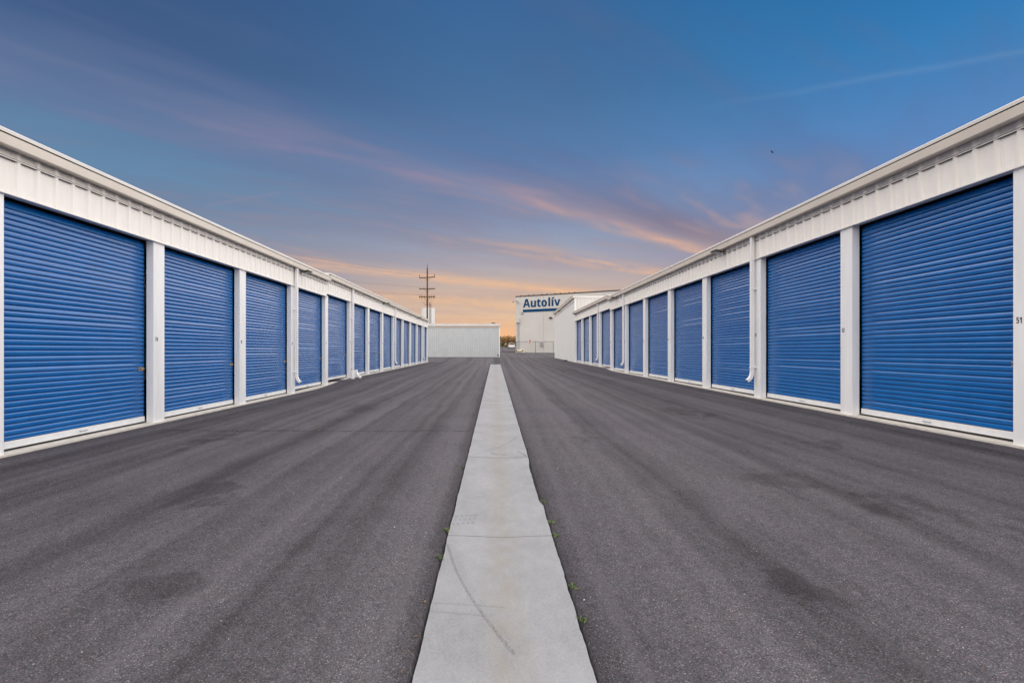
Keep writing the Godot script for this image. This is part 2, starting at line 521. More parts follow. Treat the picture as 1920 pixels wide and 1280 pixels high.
func make_door(parent: Node3D, x0: float, x1: float, y0: float, hb: float, near: bool, latch: bool) -> void:
	var xc := (x0 + x1) * 0.5
	var w := x1 - x0 - 0.036
	var zc := -0.185
	var ytop := hb - 0.14
	var ybar := y0 + 0.135
	var n := 41
	var pitch := (ytop - ybar) / n
	var st := begin()
	# where the curtain bends back over its drum, and the wall that closes the opening above
	var top := PackedVector2Array()
	for i in 9:
		var t := i / 8.0 * 2.2
		top.append(Vector2(-0.15 * (1.0 - cos(t)), 0.15 * sin(t)))
	if not near:
		for k in n:
			ribbon(st, offset_pts(slat_profile(pitch, tilts[(k * 7 + int(x0 * 3.0)) % tilts.size()], k * pitch), 0.0, ybar - ytop), -w * 0.5, w * 0.5, Vector3.BACK)
	ribbon(st, top, -w * 0.5, w * 0.5, Vector3(0, 0.3, 1))
	var d := put("roll_up_door", st.commit(), M.door, parent, Vector3(xc, ytop, zc))
	if near:
		for k in n:
			put("slat", slat_mesh(w, pitch, tilts[(k * 7 + int(x0 * 3.0)) % tilts.size()]), M.door, d, Vector3(0, ybar - ytop + k * pitch, 0))
	put("bottom_bar", prismm(chamfered(-0.016, 0.0, 0.016, 0.105, 0.004), 0, -w * 0.5, w * 0.5), M.bar, d, Vector3(0, y0 + 0.030 - ytop, 0.0))
	put("weather_seal", boxm(Vector3(-w * 0.5, 0, -0.012), Vector3(w * 0.5, 0.024, 0.012)), M.rubber, d, Vector3(0, y0 + 0.005 - ytop, 0.0))
	for s in [-1.0, 1.0]:
		put("guide", boxm(Vector3(-0.022, 0, -0.05), Vector3(0.022, hb - y0 - 0.02, 0.0)), M.rubber, d, Vector3(s * (w * 0.5 + 0.004), y0 + 0.01 - ytop, -0.024))
	if near or latch:
		var hs := begin()
		bar(hs, Vector3(-0.06, 0.0, 0.0), Vector3(-0.06, 0.0, 0.030), 0.007, 0.007, 6)
		bar(hs, Vector3(0.06, 0.0, 0.0), Vector3(0.06, 0.0, 0.030), 0.007, 0.007, 6)
		bar(hs, Vector3(-0.07, 0.0, 0.030), Vector3(0.07, 0.0, 0.030), 0.008, 0.008, 6)
		put("pull_handle", hs.commit(), M.galv, d, Vector3(0, y0 + 0.085 - ytop, 0.016))
	if latch:
		var ls := begin()
		prism(ls, chamfered(-0.062, -0.036, 0.062, 0.036, 0.012), 2, 0.0, 0.008)
		box(ls, Vector3(-0.02, 0.012, 0.008), Vector3(0.075, 0.022, 0.026))
		box(ls, Vector3(-0.02, -0.022, 0.008), Vector3(0.075, -0.012, 0.026))
		bar(ls, Vector3(-0.03, 0, 0.018), Vector3(0.10, 0, 0.018), 0.008, 0.008, 8)
		var l := put("latch", ls.commit(), M.steel, d, Vector3(w * 0.5 - 0.105, y0 + 1.09 - ytop, 0.004))
		put("lock_slot", boxm(Vector3(-0.030, -0.010, 0.0), Vector3(0.012, 0.010, 0.005)), M.dark, l, Vector3(-0.012, 0.0, 0.0262))

func offset_pts(p: PackedVector2Array, dz: float, dy: float) -> PackedVector2Array:
	var o := PackedVector2Array()
	for q in p: o.append(q + Vector2(dz, dy))
	return o

var tilts := []

func rib_panel(w: float, h: float, n: int) -> ArrayMesh:
	# n ribs on a flat sheet, seen along x from 0 to w
	var st := begin()
	var pts := PackedVector2Array([Vector2(0, 0.004)])
	var p := w / n
	for i in n:
		var c := p * (i + 0.5)
		for a in [[-0.050, 0.004], [-0.022, 0.034], [0.022, 0.034], [0.050, 0.004]]:
			pts.append(Vector2(c + a[0], a[1]))
		if i < n - 1:
			for a in [[-0.055, 0.004], [-0.045, 0.0075], [-0.035, 0.004], [0.035, 0.004], [0.045, 0.0075], [0.055, 0.004]]:
				pts.append(Vector2(c + p * 0.5 + a[0], a[1]))
	pts.append(Vector2(w, 0.004))
	for i in pts.size() - 1:
		var a := pts[i]; var b := pts[i + 1]
		quad(st, Vector3(a.x, 0, a.y), Vector3(b.x, 0, b.y), Vector3(b.x, h, b.y), Vector3(a.x, h, a.y), Vector3.BACK)
	return st.commit()

func downspout(parent: Node3D, x: float, ytop: float, yend: float) -> void:
	var st := begin()
	var z := 0.092
	duct(st, PackedVector2Array([Vector2(z, ytop), Vector2(z, yend + 0.34), Vector2(z + 0.01, yend + 0.25), Vector2(z + 0.035, yend + 0.17), Vector2(z + 0.08, yend + 0.11), Vector2(z + 0.14, yend + 0.07)]), x, 0.095, 0.075)
	var d := put("downspout", st.commit(), M.white, parent)
	put("mouth", prismm(PackedVector2Array([Vector2(z + 0.110, yend + 0.053), Vector2(z + 0.1225, yend + 0.044), Vector2(z + 0.161, yend + 0.093), Vector2(z + 0.15, yend + 0.103)]), 0, x - 0.040, x + 0.040), M.dark, d)
	for y in [ytop - 1.45, yend + 0.42]:
		put("strap", boxm(Vector3(x - 0.065, y, 0.002), Vector3(x + 0.065, y + 0.03, z + 0.042)), M.white, d)

func storage_section(node: Node3D, cols: Array, starts: Array, hb: float, base: Callable, first: float, last: float, near_doors: Array, spouts: Dictionary, closed: Array, numbers: Array) -> void:
	# cols: left edges of the columns in order along x; the doors stand between them
	var y_roof := hb + 0.845
	# concrete floor edge, one piece for each bay
	for i in cols.size():
		var a: float = cols[i]
		var b: float = cols[i + 1] if i + 1 < cols.size() else last
		if i == 0: a = first
		var st := begin()
		var ya: float = base.call(a) + 0.028
		var yb: float = base.call(b) + 0.028
		var poly := PackedVector2Array([Vector2(a + 0.002, ya - 0.30), Vector2(b - 0.002, yb - 0.30), Vector2(b - 0.002, yb), Vector2(a + 0.002, ya)])
		prism(st, poly, 2, -0.60, 0.062)
		put("floor_edge", st.commit(), M.slab, node)
	# columns with their numbers
	for i in cols.size():
		var x: float = cols[i]
		if numbers[i] == "none": continue          # stands under the neighbouring section
		var yb: float = base.call(x + COLW * 0.5) - 0.02
		var st := begin()
		prism(st, chamfered(x, -0.15, x + COLW, 0.0, 0.006), 1, yb, hb + 0.03)
		var c := put("column", st.commit(), M.white, node)
		if numbers[i] != "":
			var tm := TextMesh.new()
			var f := SystemFont.new()
			f.font_names = PackedStringArray(["Droid Sans"])
			f.font_weight = 700
			tm.font = f
			tm.text = numbers[i]
			tm.font_size = 32
			tm.pixel_size = 0.0036
			tm.depth = 0.002
			var t := put("unit_number", tm, M.print, c, Vector3(x + 0.085, yb + 1.74, 0.0018))
			t.scale = Vector3(0.62, 1.0, 1.0)
	# doors
	for i in cols.size() - 1:
		var xa: float = cols[i] + COLW
		var xb: float = cols[i + 1]
		var y0: float = maxf(base.call(xa), base.call(xb)) + 0.030
		make_door(node, xa, xb, y0, hb, near_doors[i] == 2, near_doors[i] >= 1)
	# beam behind the header sheets, whose underside is the head of the openings
	put("header_beam", boxm(Vector3(first, hb + 0.004, -0.15), Vector3(last, y_roof - 0.06, 0.0)), M.white, node)
	put("drip_trim", prismm(PackedVector2Array([Vector2(0.0, hb - 0.012), Vector2(0.044, hb - 0.012), Vector2(0.044, hb + 0.014), Vector2(0.038, hb + 0.014), Vector2(0.038, hb - 0.004), Vector2(0.0, hb - 0.004)]), 0, first, last), M.panel, node)
	# header sheets, three ribs to a sheet
	var n := int(round((last - first) / 0.9144))
	var pw := (last - first) / n
	var pm := rib_panel(pw - 0.001, 0.655, 3)
	for i in n:
		put("header_sheet", pm, M.panel, node, Vector3(first + i * pw, hb, 0.0))
	put("ledge_trim", boxm(Vector3(first, hb + 0.492, 0.006), Vector3(last, hb + 0.505, 0.046)), M.panel, node)
	put("ledge_shade_strip", boxm(Vector3(first, hb + 0.486, 0.006), Vector3(last, hb + 0.4915, 0.0310)), M.ledge_shade, node)  # dark strip put in as the shade between the ribs below the trim
	put("ledge_shade_line", boxm(Vector3(first, hb + 0.5055, 0.006), Vector3(last, hb + 0.5125, 0.0475)), M.rubber, node)  # black line put in for the shadowed gap above the trim
	put("eave_shade_box", boxm(Vector3(first, hb + 0.757, 0.01), Vector3(last, hb + 0.788, 0.155)), M.rubber, node)  # black box put in as the shadow under the roof edge
	# box gutter in lengths, with a drip edge above
	var gx := first
	while gx < last - 0.2:
		var g1 := minf(gx + 6.1, last)
		if last - g1 < 1.5: g1 = last
		var gp := PackedVector2Array([Vector2(0.046, hb + 0.625), Vector2(0.165, hb + 0.615), Vector2(0.178, hb + 0.628), Vector2(0.190, hb + 0.755), Vector2(0.178, hb + 0.765), Vector2(0.170, hb + 0.755), Vector2(0.162, hb + 0.64), Vector2(0.060, hb + 0.645), Vector2(0.056, hb + 0.755), Vector2(0.046, hb + 0.755)])
		var g := put("gutter", prismm(gp, 0, gx + 0.001, g1 - 0.001), M.gutter, node)
		put("joint_sleeve", prismm(PackedVector2Array([Vector2(0.10, hb + 0.612), Vector2(0.167, hb + 0.611), Vector2(0.182, hb + 0.626), Vector2(0.194, hb + 0.757), Vector2(0.185, hb + 0.757), Vector2(0.178, hb + 0.640), Vector2(0.10, hb + 0.625)]), 0, g1 - 0.05, g1 - 0.002), M.gutter, g)
		gx = g1
	put("roof_edge", prismm(PackedVector2Array([Vector2(-0.2, hb + 0.80), Vector2(0.168, hb + 0.789), Vector2(0.180, hb + 0.786), Vector2(0.180, hb + 0.832), Vector2(0.170, hb + 0.845), Vector2(-0.2, hb + 0.862)]), 0, first, last), M.rooftrim, node)
	put("roof", prismm(PackedVector2Array([Vector2(-0.202, hb + 0.80), Vector2(-0.202, hb + 0.858), Vector2(-9.2, hb + 1.22), Vector2(-9.2, hb + 1.16)]), 0, first, last), M.roof, node)
	var yb0: float = minf(base.call(first), base.call(last)) - 0.1
	put("back_wall", boxm(Vector3(first, yb0, -9.15), Vector3(last, hb + 1.14, -9.0)), M.panel, node)
	for s in closed:
		var xw: float = first if s < 0 else last - 0.1
		var ew := PackedVector2Array([Vector2(-8.998, yb0), Vector2(-0.152, yb0), Vector2(-0.152, hb + 0.79), Vector2(-0.21, hb + 0.79), Vector2(-8.998, hb + 1.14)])
		put("end_wall", prismm(ew, 0, xw, xw + 0.1), M.panel, node)
	for k in spouts:
		downspout(node, k, hb + 0.62, spouts[k])

func flood_light(label: String, at: Vector3, turn: float) -> void:
	var t := thing("flood_light", label, "lamp", at, turn, "dark flood lights under the eaves")
	var st := begin()
	box(st, Vector3(-0.03, -0.03, 0.036), Vector3(0.03, 0.03, 0.055))
	bar(st, Vector3(0, 0, 0.05), Vector3(0, -0.01, 0.20), 0.014, 0.014, 6)
	put("arm", st.commit(), M.dark, t)
	var hd := begin()
	prism(hd, PackedVector2Array([Vector2(0.17, -0.045), Vector2(0.40, 0.0), Vector2(0.405, 0.03), Vector2(0.33, 0.055), Vector2(0.19, 0.03)]), 0, -0.13, 0.13)
	var h := put("lamp_head", hd.commit(), M.dark, t)
	put("lens", prismm(PackedVector2Array([Vector2(0.195, -0.044), Vector2(0.375, -0.009), Vector2(0.376, -0.013), Vector2(0.196, -0.048)]), 0, -0.105, 0.105), M.galv, h)

func build_rows() -> void:
	rng.seed = 77
	for i in 29:
		tilts.append(rng.randf_range(-0.07, 0.03) + (-0.13 if i % 5 == 2 else 0.0))
	# left row: x of the wall = Z
	var fl := 6.908
	var cl := []
	var nl := []
	for k in range(-2, 14):
		cl.append(fl + PITCH * k - COLW)
		nl.append(str(75 - k))
	var a := thing("storage_building", "left storage row, nearer lower section with cream header and blue doors 72 to 76", "building", Vector3(-XL, 0, 0), PI / 2)
	var split := fl + PITCH * 4 - COLW * 0.5
	var left_base := func(x: float) -> float: return ground_l(x)
	storage_section(a, cl.slice(0, 6) + [split - COLW * 0.5], [], EYE + HL, left_base, cl[0], split, [1, 1, 2, 2, 2, 1], {cl[5] + 0.235: ground_l(cl[5]) + 0.32}, [-1], nl.slice(0, 7))
	var b := thing("storage_building", "left storage row, farther section stepped up, ending beside the white tank", "building", Vector3(-XL, 0, 0), PI / 2)
	var far_cols: Array = cl.slice(7)
	storage_section(b, [split + COLW * 0.5 - COLW + 0.0] + far_cols, [], EYE + HL + STEP, left_base, split + 0.001, cl[15] + COLW + 0.02, [1, 1, 1, 0, 0, 0, 0, 0, 0], {cl[7] + 0.235: ground_l(cl[7]) + 0.05, cl[10] + 0.235: ground_l(cl[10]) + 0.30, cl[14] + 0.235: ground_l(cl[14]) + 0.30}, [1], ["none"] + nl.slice(7))
	# right row: x of the wall = -Z
	var fr := 6.714
	var cr := []
	var nr := []
	for k in range(11, -3, -1):
		cr.append(-(fr + PITCH * k))
		nr.append(str(51 + k))
	# cr[0] is the farthest (k = 11), cr[13] is k = -2
	var right_base := func(x: float) -> float: return ground_r(-x)
	var rsplit := -(fr + PITCH * 7)
	var c := thing("storage_building", "right storage row, nearer section with grey gutter and blue doors 51 to 58", "building", Vector3(XR, 0, 0), -PI / 2)
	storage_section(c, cr.slice(4), [], EYE + HR, right_base, rsplit, cr[13] + COLW, [0, 0, 1, 1, 2, 2, 2, 1, 1], {cr[9] + 0.07: ground_r(-cr[9]) + 0.40, cr[5] + 0.07: ground_r(-cr[5]) + 0.38}, [1], nr.slice(4))
	var d := thing("storage_building", "right storage row, farther section stepped up beside the tall white shed", "building", Vector3(XR, 0, 0), -PI / 2)
	storage_section(d, cr.slice(0, 4) + [rsplit - COLW], [], EYE + HR + STEP, right_base, cr[0] - 0.02, rsplit - 0.001, [0, 0, 0, 0], {cr[3] + 0.07: ground_r(-cr[3]) + 0.38}, [-1], nr.slice(0, 4) + ["none"])
	for q in [["dark flood light under the left eave beside the first downspout", 17.35, HL], ["dark flood light under the left eave midway along the farther section", 30.3, HL + STEP], ["dark flood light under the left eave near the row's far end", 43.3, HL + STEP]]:
		flood_light(q[0], Vector3(-XL, EYE + q[2] + 0.56, -q[1]), PI / 2)
	for q in [["dark flood light under the right eave left of the nearest downspout", 15.1, HR], ["dark flood light under the right eave where the roof steps up", 28.3, HR], ["dark flood light under the right eave at the row's far end", 42.3, HR + STEP]]:
		flood_light(q[0], Vector3(XR, EYE + q[2] + 0.56, -q[1]), -PI / 2)

# ------------------------------------------------------------------ what closes the aisle
func build_end() -> void:
	# low white building across the end
	var zf := 64.0
	var gy := ground_c(zf)
	var a := thing("white_building", "low ribbed white building across the aisle's end with rounded eave", "building", Vector3(0.63, 0, -zf))
	var x0 := -15.0
	var top := EYE + 3.05
	var n := 17
	var pw := (-0.10 - x0) / n
	var pm := rib_panel(pw - 0.001, top - gy + 0.10, 3)
	for i in n:
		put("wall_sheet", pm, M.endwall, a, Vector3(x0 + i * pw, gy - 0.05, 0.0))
	put("corner_trim", boxm(Vector3(-0.10, gy - 0.05, -0.2), Vector3(0.012, top + 0.1, 0.045)), M.white, a)
	put("base_trim", boxm(Vector3(x0, gy - 0.06, 0.036), Vector3(0.0, gy + 0.04, 0.05)), M.white, a)
	put("end_wall", boxm(Vector3(-0.10, gy - 0.05, -12.0), Vector3(0.0, top + 0.1, -0.201)), M.panel, a)
	put("back_wall", boxm(Vector3(x0, gy - 0.05, -12.1), Vector3(0.0, top + 0.5, -12.001)), M.panel, a)
	put("ledge_trim", boxm(Vector3(x0, top - 0.10, 0.036), Vector3(-0.1, top - 0.07, 0.05)), M.gutter, a)
	var gp := PackedVector2Array([Vector2(0.04, top + 0.10), Vector2(0.16, top + 0.10), Vector2(0.21, top + 0.15), Vector2(0.22, top + 0.28), Vector2(0.19, top + 0.36), Vector2(0.12, top + 0.40), Vector2(0.04, top + 0.40)])
	put("gutter", prismm(gp, 0, x0, 0.06), M.rooftrim, a)
	put("roof", prismm(PackedVector2Array([Vector2(0.18, top + 0.41), Vector2(0.18, top + 0.45), Vector2(-12.2, top + 0.95), Vector2(-12.2, top + 0.90)]), 0, x0, 0.04), M.roof, a)
	for i in 44:
		var rx := x0 + 0.2 + i * 0.335
		if rx < 0.0:
			put("roof_rib", prismm(PackedVector2Array([Vector2(rx - 0.04, top + 0.44), Vector2(rx + 0.04, top + 0.44), Vector2(rx + 0.02, top + 0.50), Vector2(rx - 0.02, top + 0.50)]), 2, -0.8, 0.182), M.rooftrim, a)
	put("roof_vent", boxm(Vector3(-1.1, top + 0.45, -0.5), Vector3(-0.6, top + 0.60, -0.1)), M.dark, a)
	put("wall_outlet", boxm(Vector3(-0.33, gy + 0.16, 0.035), Vector3(-0.15, gy + 0.30, 0.07)), M.dark, a)
	# tall white shed after the right row; its gable faces the aisle
	var b := thing("white_shed", "tall smooth white shed with sloping rake beyond the right row", "building", Vector3(XR, 0, 0), -PI / 2)
	var za := 43.72; var zb := 58.3
	var ya := EYE + 4.72; var yb := EYE + 4.28
	var g0 := ground_r(50.0) - 0.25
	put("gable_wall", prismm(PackedVector2Array([Vector2(-zb, g0), Vector2(-za, g0), Vector2(-za, ya), Vector2(-zb, yb)]), 2, -0.12, 0.0), M.stucco, b)
	put("rake_trim", prismm(PackedVector2Array([Vector2(-zb - 0.25, yb - 0.02), Vector2(-za + 0.06, ya - 0.02), Vector2(-za + 0.06, ya + 0.16), Vector2(-zb - 0.25, yb + 0.16)]), 2, -0.1, 0.16), M.gutter, b)
	put("rake_cap", prismm(PackedVector2Array([Vector2(-zb - 0.27, yb + 0.165), Vector2(-za + 0.08, ya + 0.165), Vector2(-za + 0.08, ya + 0.21), Vector2(-zb - 0.27, yb + 0.21)]), 2, -0.3, 0.19), M.rooftrim, b)
	put("ledge_trim", prismm(PackedVector2Array([Vector2(-zb + 0.1, yb - 0.33), Vector2(-za - 0.05, ya - 0.33), Vector2(-za - 0.05, ya - 0.28), Vector2(-zb + 0.1, yb - 0.28)]), 2, 0.002, 0.03), M.gutter, b)
	put("roof", prismm(PackedVector2Array([Vector2(-zb - 0.2, yb + 0.02), Vector2(-za, ya + 0.02), Vector2(-za, ya + 0.14), Vector2(-zb - 0.2, yb + 0.14)]), 2, -12.0, -0.102), M.roof, b)
	var hs := rib_panel(0.914, 2.3, 3)
	for i in 13:
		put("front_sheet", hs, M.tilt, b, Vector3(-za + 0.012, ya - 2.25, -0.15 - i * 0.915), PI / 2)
	put("front_wall", boxm(Vector3(-za - 0.12, g0, -12.0), Vector3(-za, ya, -0.121)), M.white, b)
	put("back_wall", boxm(Vector3(-zb, g0, -12.0), Vector3(-zb + 0.12, yb, -0.121)), M.white, b)
	put("far_wall", boxm(Vector3(-zb + 0.12, g0, -12.0), Vector3(-za - 0.12, yb, -11.88)), M.white, b)
	put("top_trim", boxm(Vector3(-za + 0.012, ya - 0.03, -12.0), Vector3(-za + 0.075, ya + 0.145, -0.102)), M.rooftrim, b)
	flood_light("dark lamp under the rake of the tall white shed", Vector3(XR, EYE + 4.20, -52.5), -PI / 2)
	var r := begin()
	prism(r, PackedVector2Array([Vector2(0.0, 0.0), Vector2(0.62, 0.0), Vector2(0.55, 0.16), Vector2(0.40, 0.22), Vector2(0.12, 0.20), Vector2(0.03, 0.12)]), 0, -0.28, 0.28)
	var rb := put("rubber_block", r.commit(), M.rubber, null, Vector3(XR - 0.64, ground(XR - 0.3, 47.0) - 0.01, -47.0))
	rb.scale = Vector3.ONE * 0.6
	rb.position.x = XR - 0.385
	tag(rb, "small black rubber block lying at the white shed's foot", "block")
	# big white warehouse behind
	var gw := EYE - 0.50
	var c := thing("warehouse", "big white tilt-up warehouse with blue lettering and brown coping", "building", Vector3(4.58, 0, -108.0), deg_to_rad(-29.7))
	var wt := EYE + 11.75
	var joints := [0.0, 6.66, 13.25, 19.9, 26.5, 33.1, 39.7, 46.3]
	for i in joints.size() - 1:
		put("wall_panel", prismm(chamfered(joints[i] + 0.012, -0.3, joints[i + 1] - 0.012, 0.0, 0.02), 1, gw - 1.0, wt), M.tilt, c)
	put("joint_backing", boxm(Vector3(0.1, gw - 1.0, -0.4), Vector3(46.2, wt - 0.05, -0.301)), M.galv, c)
	put("side_wall", boxm(Vector3(0.0, gw - 1.0, -30.0), Vector3(0.3, wt, -0.401)), M.tilt, c)
	put("coping", boxm(Vector3(-0.06, wt + 0.002, -0.42), Vector3(46.3, wt + 0.22, 0.06)), M.coping, c)
	put("roof", boxm(Vector3(0.3, wt - 0.5, -30.0), Vector3(46.2, wt - 0.3, -0.42)), M.roof, c)
	for i in 9:
		put("coping_clip", boxm(Vector3(1.1 + i * 1.55 + (0.35 if i % 2 == 1 else 0.0), wt + 0.22, -0.3), Vector3(1.3 + i * 1.55 + (0.35 if i % 2 == 1 else 0.0), wt + 0.36, -0.05)), M.coping, c)
	var f := SystemFont.new()
	f.font_names = PackedStringArray(["Droid Sans"])
	f.font_weight = 700
	var tm := TextMesh.new()
	tm.font = f
	tm.text = "Autolív"
	tm.font_size = 64
	tm.pixel_size = 1.75 / 46.0
	tm.depth = 0.08
	tm.horizontal_alignment = HORIZONTAL_ALIGNMENT_LEFT
	var box_of := tm.get_aabb()
	var tx := put("lettering", tm, M.blue, c)
	var sx := 8.65 / box_of.size.x
	tx.scale = Vector3(sx, 1.0, 1.0)
	tx.position = Vector3(1.86 - box_of.position.x * sx, EYE + 9.38 - box_of.position.y, 0.05)
	put("underline_bar", boxm(Vector3(1.80, EYE + 8.36, 0.002), Vector3(11.2, EYE + 8.92, 0.08)), M.blue, c)
	put("wall_lamp", prismm(chamfered(8.0, EYE + 6.72, 8.75, EYE + 7.08, 0.14), 2, 0.002, 0.22), M.dark, c)
	put("wall_lamp", prismm(chamfered(1.40, EYE + 7.95, 1.85, EYE + 8.33, 0.08), 2, 0.002, 0.3), M.galv, c)
	put("junction_box", prismm(chamfered(0.22, EYE + 6.10, 1.10, EYE + 7.25, 0.03), 2, 0.002, 0.45), M.tilt, c)
	var cs := begin()
	bar(cs, Vector3(0.85, gw - 0.2, 0.06), Vector3(0.85, EYE + 6.10, 0.06), 0.05, 0.05, 6)
	bar(cs, Vector3(0.55, gw - 0.2, 0.06), Vector3(0.55, EYE + 6.10, 0.06), 0.04, 0.04, 6)
	put("conduit", cs.commit(), M.galv, c)
	var ca := begin()
	bar(ca, Vector3(-0.5, EYE + 10.75, 0.3), Vector3(0.6, EYE + 10.95, 0.3), 0.05, 0.05, 6)
	box(ca, Vector3(-0.62, EYE + 10.6, 0.2), Vector3(-0.35, EYE + 10.85, 0.5))
	box(ca, Vector3(0.45, EYE + 10.45, 0.2), Vector3(0.8, EYE + 10.72, 0.5))
	bar(ca, Vector3(0.2, EYE + 10.88, 0.3), Vector3(0.2, EYE + 10.88, 0.0), 0.05, 0.05, 6)
	put("security_camera", ca.commit(), M.galv, c)
	put("meter_box", boxm(Vector3(5.95, EYE + 0.85, 0.002), Vector3(6.6, EYE + 1.75, 0.25)), M.galv, c)
	# cream standpipe at the warehouse foot
	var p := thing("standpipe", "pale yellow standpipe with dark valve wheels at the warehouse foot", "pipe", Vector3(4.58, gw - 0.05, -108.0), deg_to_rad(-29.7))
	var ps := begin()
	bar(ps, Vector3(0.5, 0.0, 0.7), Vector3(0.5, 0.95, 0.7), 0.14, 0.14, 10)
	bar(ps, Vector3(2.3, 0.0, 0.7), Vector3(2.3, 0.95, 0.7), 0.14, 0.14, 10)
	bar(ps, Vector3(0.4, 0.55, 0.7), Vector3(2.4, 0.55, 0.7), 0.17, 0.17, 10)
	put("pipe_run", ps.commit(), M.cream, p)
	for vx in [0.62, 2.18]:
		var vs := begin()
		bar(vs, Vector3(vx, 0.55, 0.86), Vector3(vx, 0.55, 0.95), 0.16, 0.16, 10)
		put("valve_wheel", vs.commit(), M.dark, p)
	put("kerb_pad", boxm(Vector3(0.2, -0.1, 0.25), Vector3(2.7, 0.10, 1.15)), M.slab, p)

func build_fence() -> void:
	var zf := 59.2
	var f := thing("chain_link_fence", "grey chain-link fence panel in front of the white warehouse", "fence", Vector3(0, 0, -zf))
	var xs := [2.58, 4.89, 7.04]
	var top := EYE + 1.08
	for x in xs:
		var st := begin()
		bar(st, Vector3(x, ground(x, zf) - 0.1, 0), Vector3(x, top + 0.03, 0), 0.034, 0.034, 8)
		bar(st, Vector3(x, top + 0.03, 0), Vector3(x, top + 0.07, 0), 0.040, 0.012, 8)
		put("post", st.commit(), M.fence, f)
	var rs := begin()
	bar(rs, Vector3(xs[0], top - 0.01, 0), Vector3(xs[2], top - 0.01, 0), 0.026, 0.026, 8)
	put("rail", rs.commit(), M.fence, f)
	var ms := begin()
	var y0 := ground(4.9, zf) + 0.06
	var h := top - y0
	var x: float = xs[0] - h
	while x < xs[2]:
		for s in [1.0, -1.0]:
			var a := Vector2(x, 0.0) if s > 0 else Vector2(x, h)
			var b := Vector2(x + h, h) if s > 0 else Vector2(x + h, 0.0)
			var t0 := clampf((xs[0] - a.x) / h, 0.0, 1.0)
			var t1 := clampf((xs[2] - a.x) / h, 0.0, 1.0)
			if t1 - t0 > 0.01:
				var p := a.lerp(b, t0); var q := a.lerp(b, t1)
				bar(ms, Vector3(p.x, y0 + p.y, 0.03 * s * 0.1), Vector3(q.x, y0 + q.y, 0.03 * s * 0.1), 0.0019, 0.0019, 3, false)
		x += 0.085
	var me := put("chain_link", ms.commit(), M.fence, f)
	me.set_meta("kind", "stuff")
	var s := thing("notice_sign", "small red and white notice sign hung on the fence rail", "sign", Vector3(4.21, top - 0.10, -zf + 0.05))
	put("plate", boxm(Vector3(-0.17, -0.10, -0.004), Vector3(0.17, 0.30, 0.004)), M.carwhite, s)
	put("print_block", boxm(Vector3(-0.135, 0.11, 0.004), Vector3(0.135, 0.27, 0.006)), M.red, s)
	put("print_block", boxm(Vector3(-0.135, -0.07, 0.004), Vector3(0.135, 0.04, 0.006)), M.red, s)
	var g := thing("gate_post", "single grey gate post beside the low white building's corner", "post", Vector3(0.76, ground_c(61.0) - 0.1, -61.0))
	var gs := begin()
	bar(gs, Vector3.ZERO, Vector3(0, 2.05, 0), 0.045, 0.045, 10)
	put("pole", gs.commit(), M.fence, g)
	var gc := begin()
	bar(gc, Vector3(0, 2.05, 0), Vector3(0, 2.12, 0), 0.055, 0.015, 10)
	put("cap", gc.commit(), M.fence, g)
	var k := begin()
	var zz := [110.4, 110.7]
	prism(k, PackedVector2Array([Vector2(-12.0, -zz[0]), Vector2(5.2, -zz[0]), Vector2(5.2, -zz[1]), Vector2(-12.0, -zz[1])]), 1, ground_c(110.5) - 0.2, ground_c(110.5) + 0.13)
	var kk := put("kerb", k.commit(), M.coping)
	tag(kk, "dark low kerb along the far parking area", "", "", "structure")

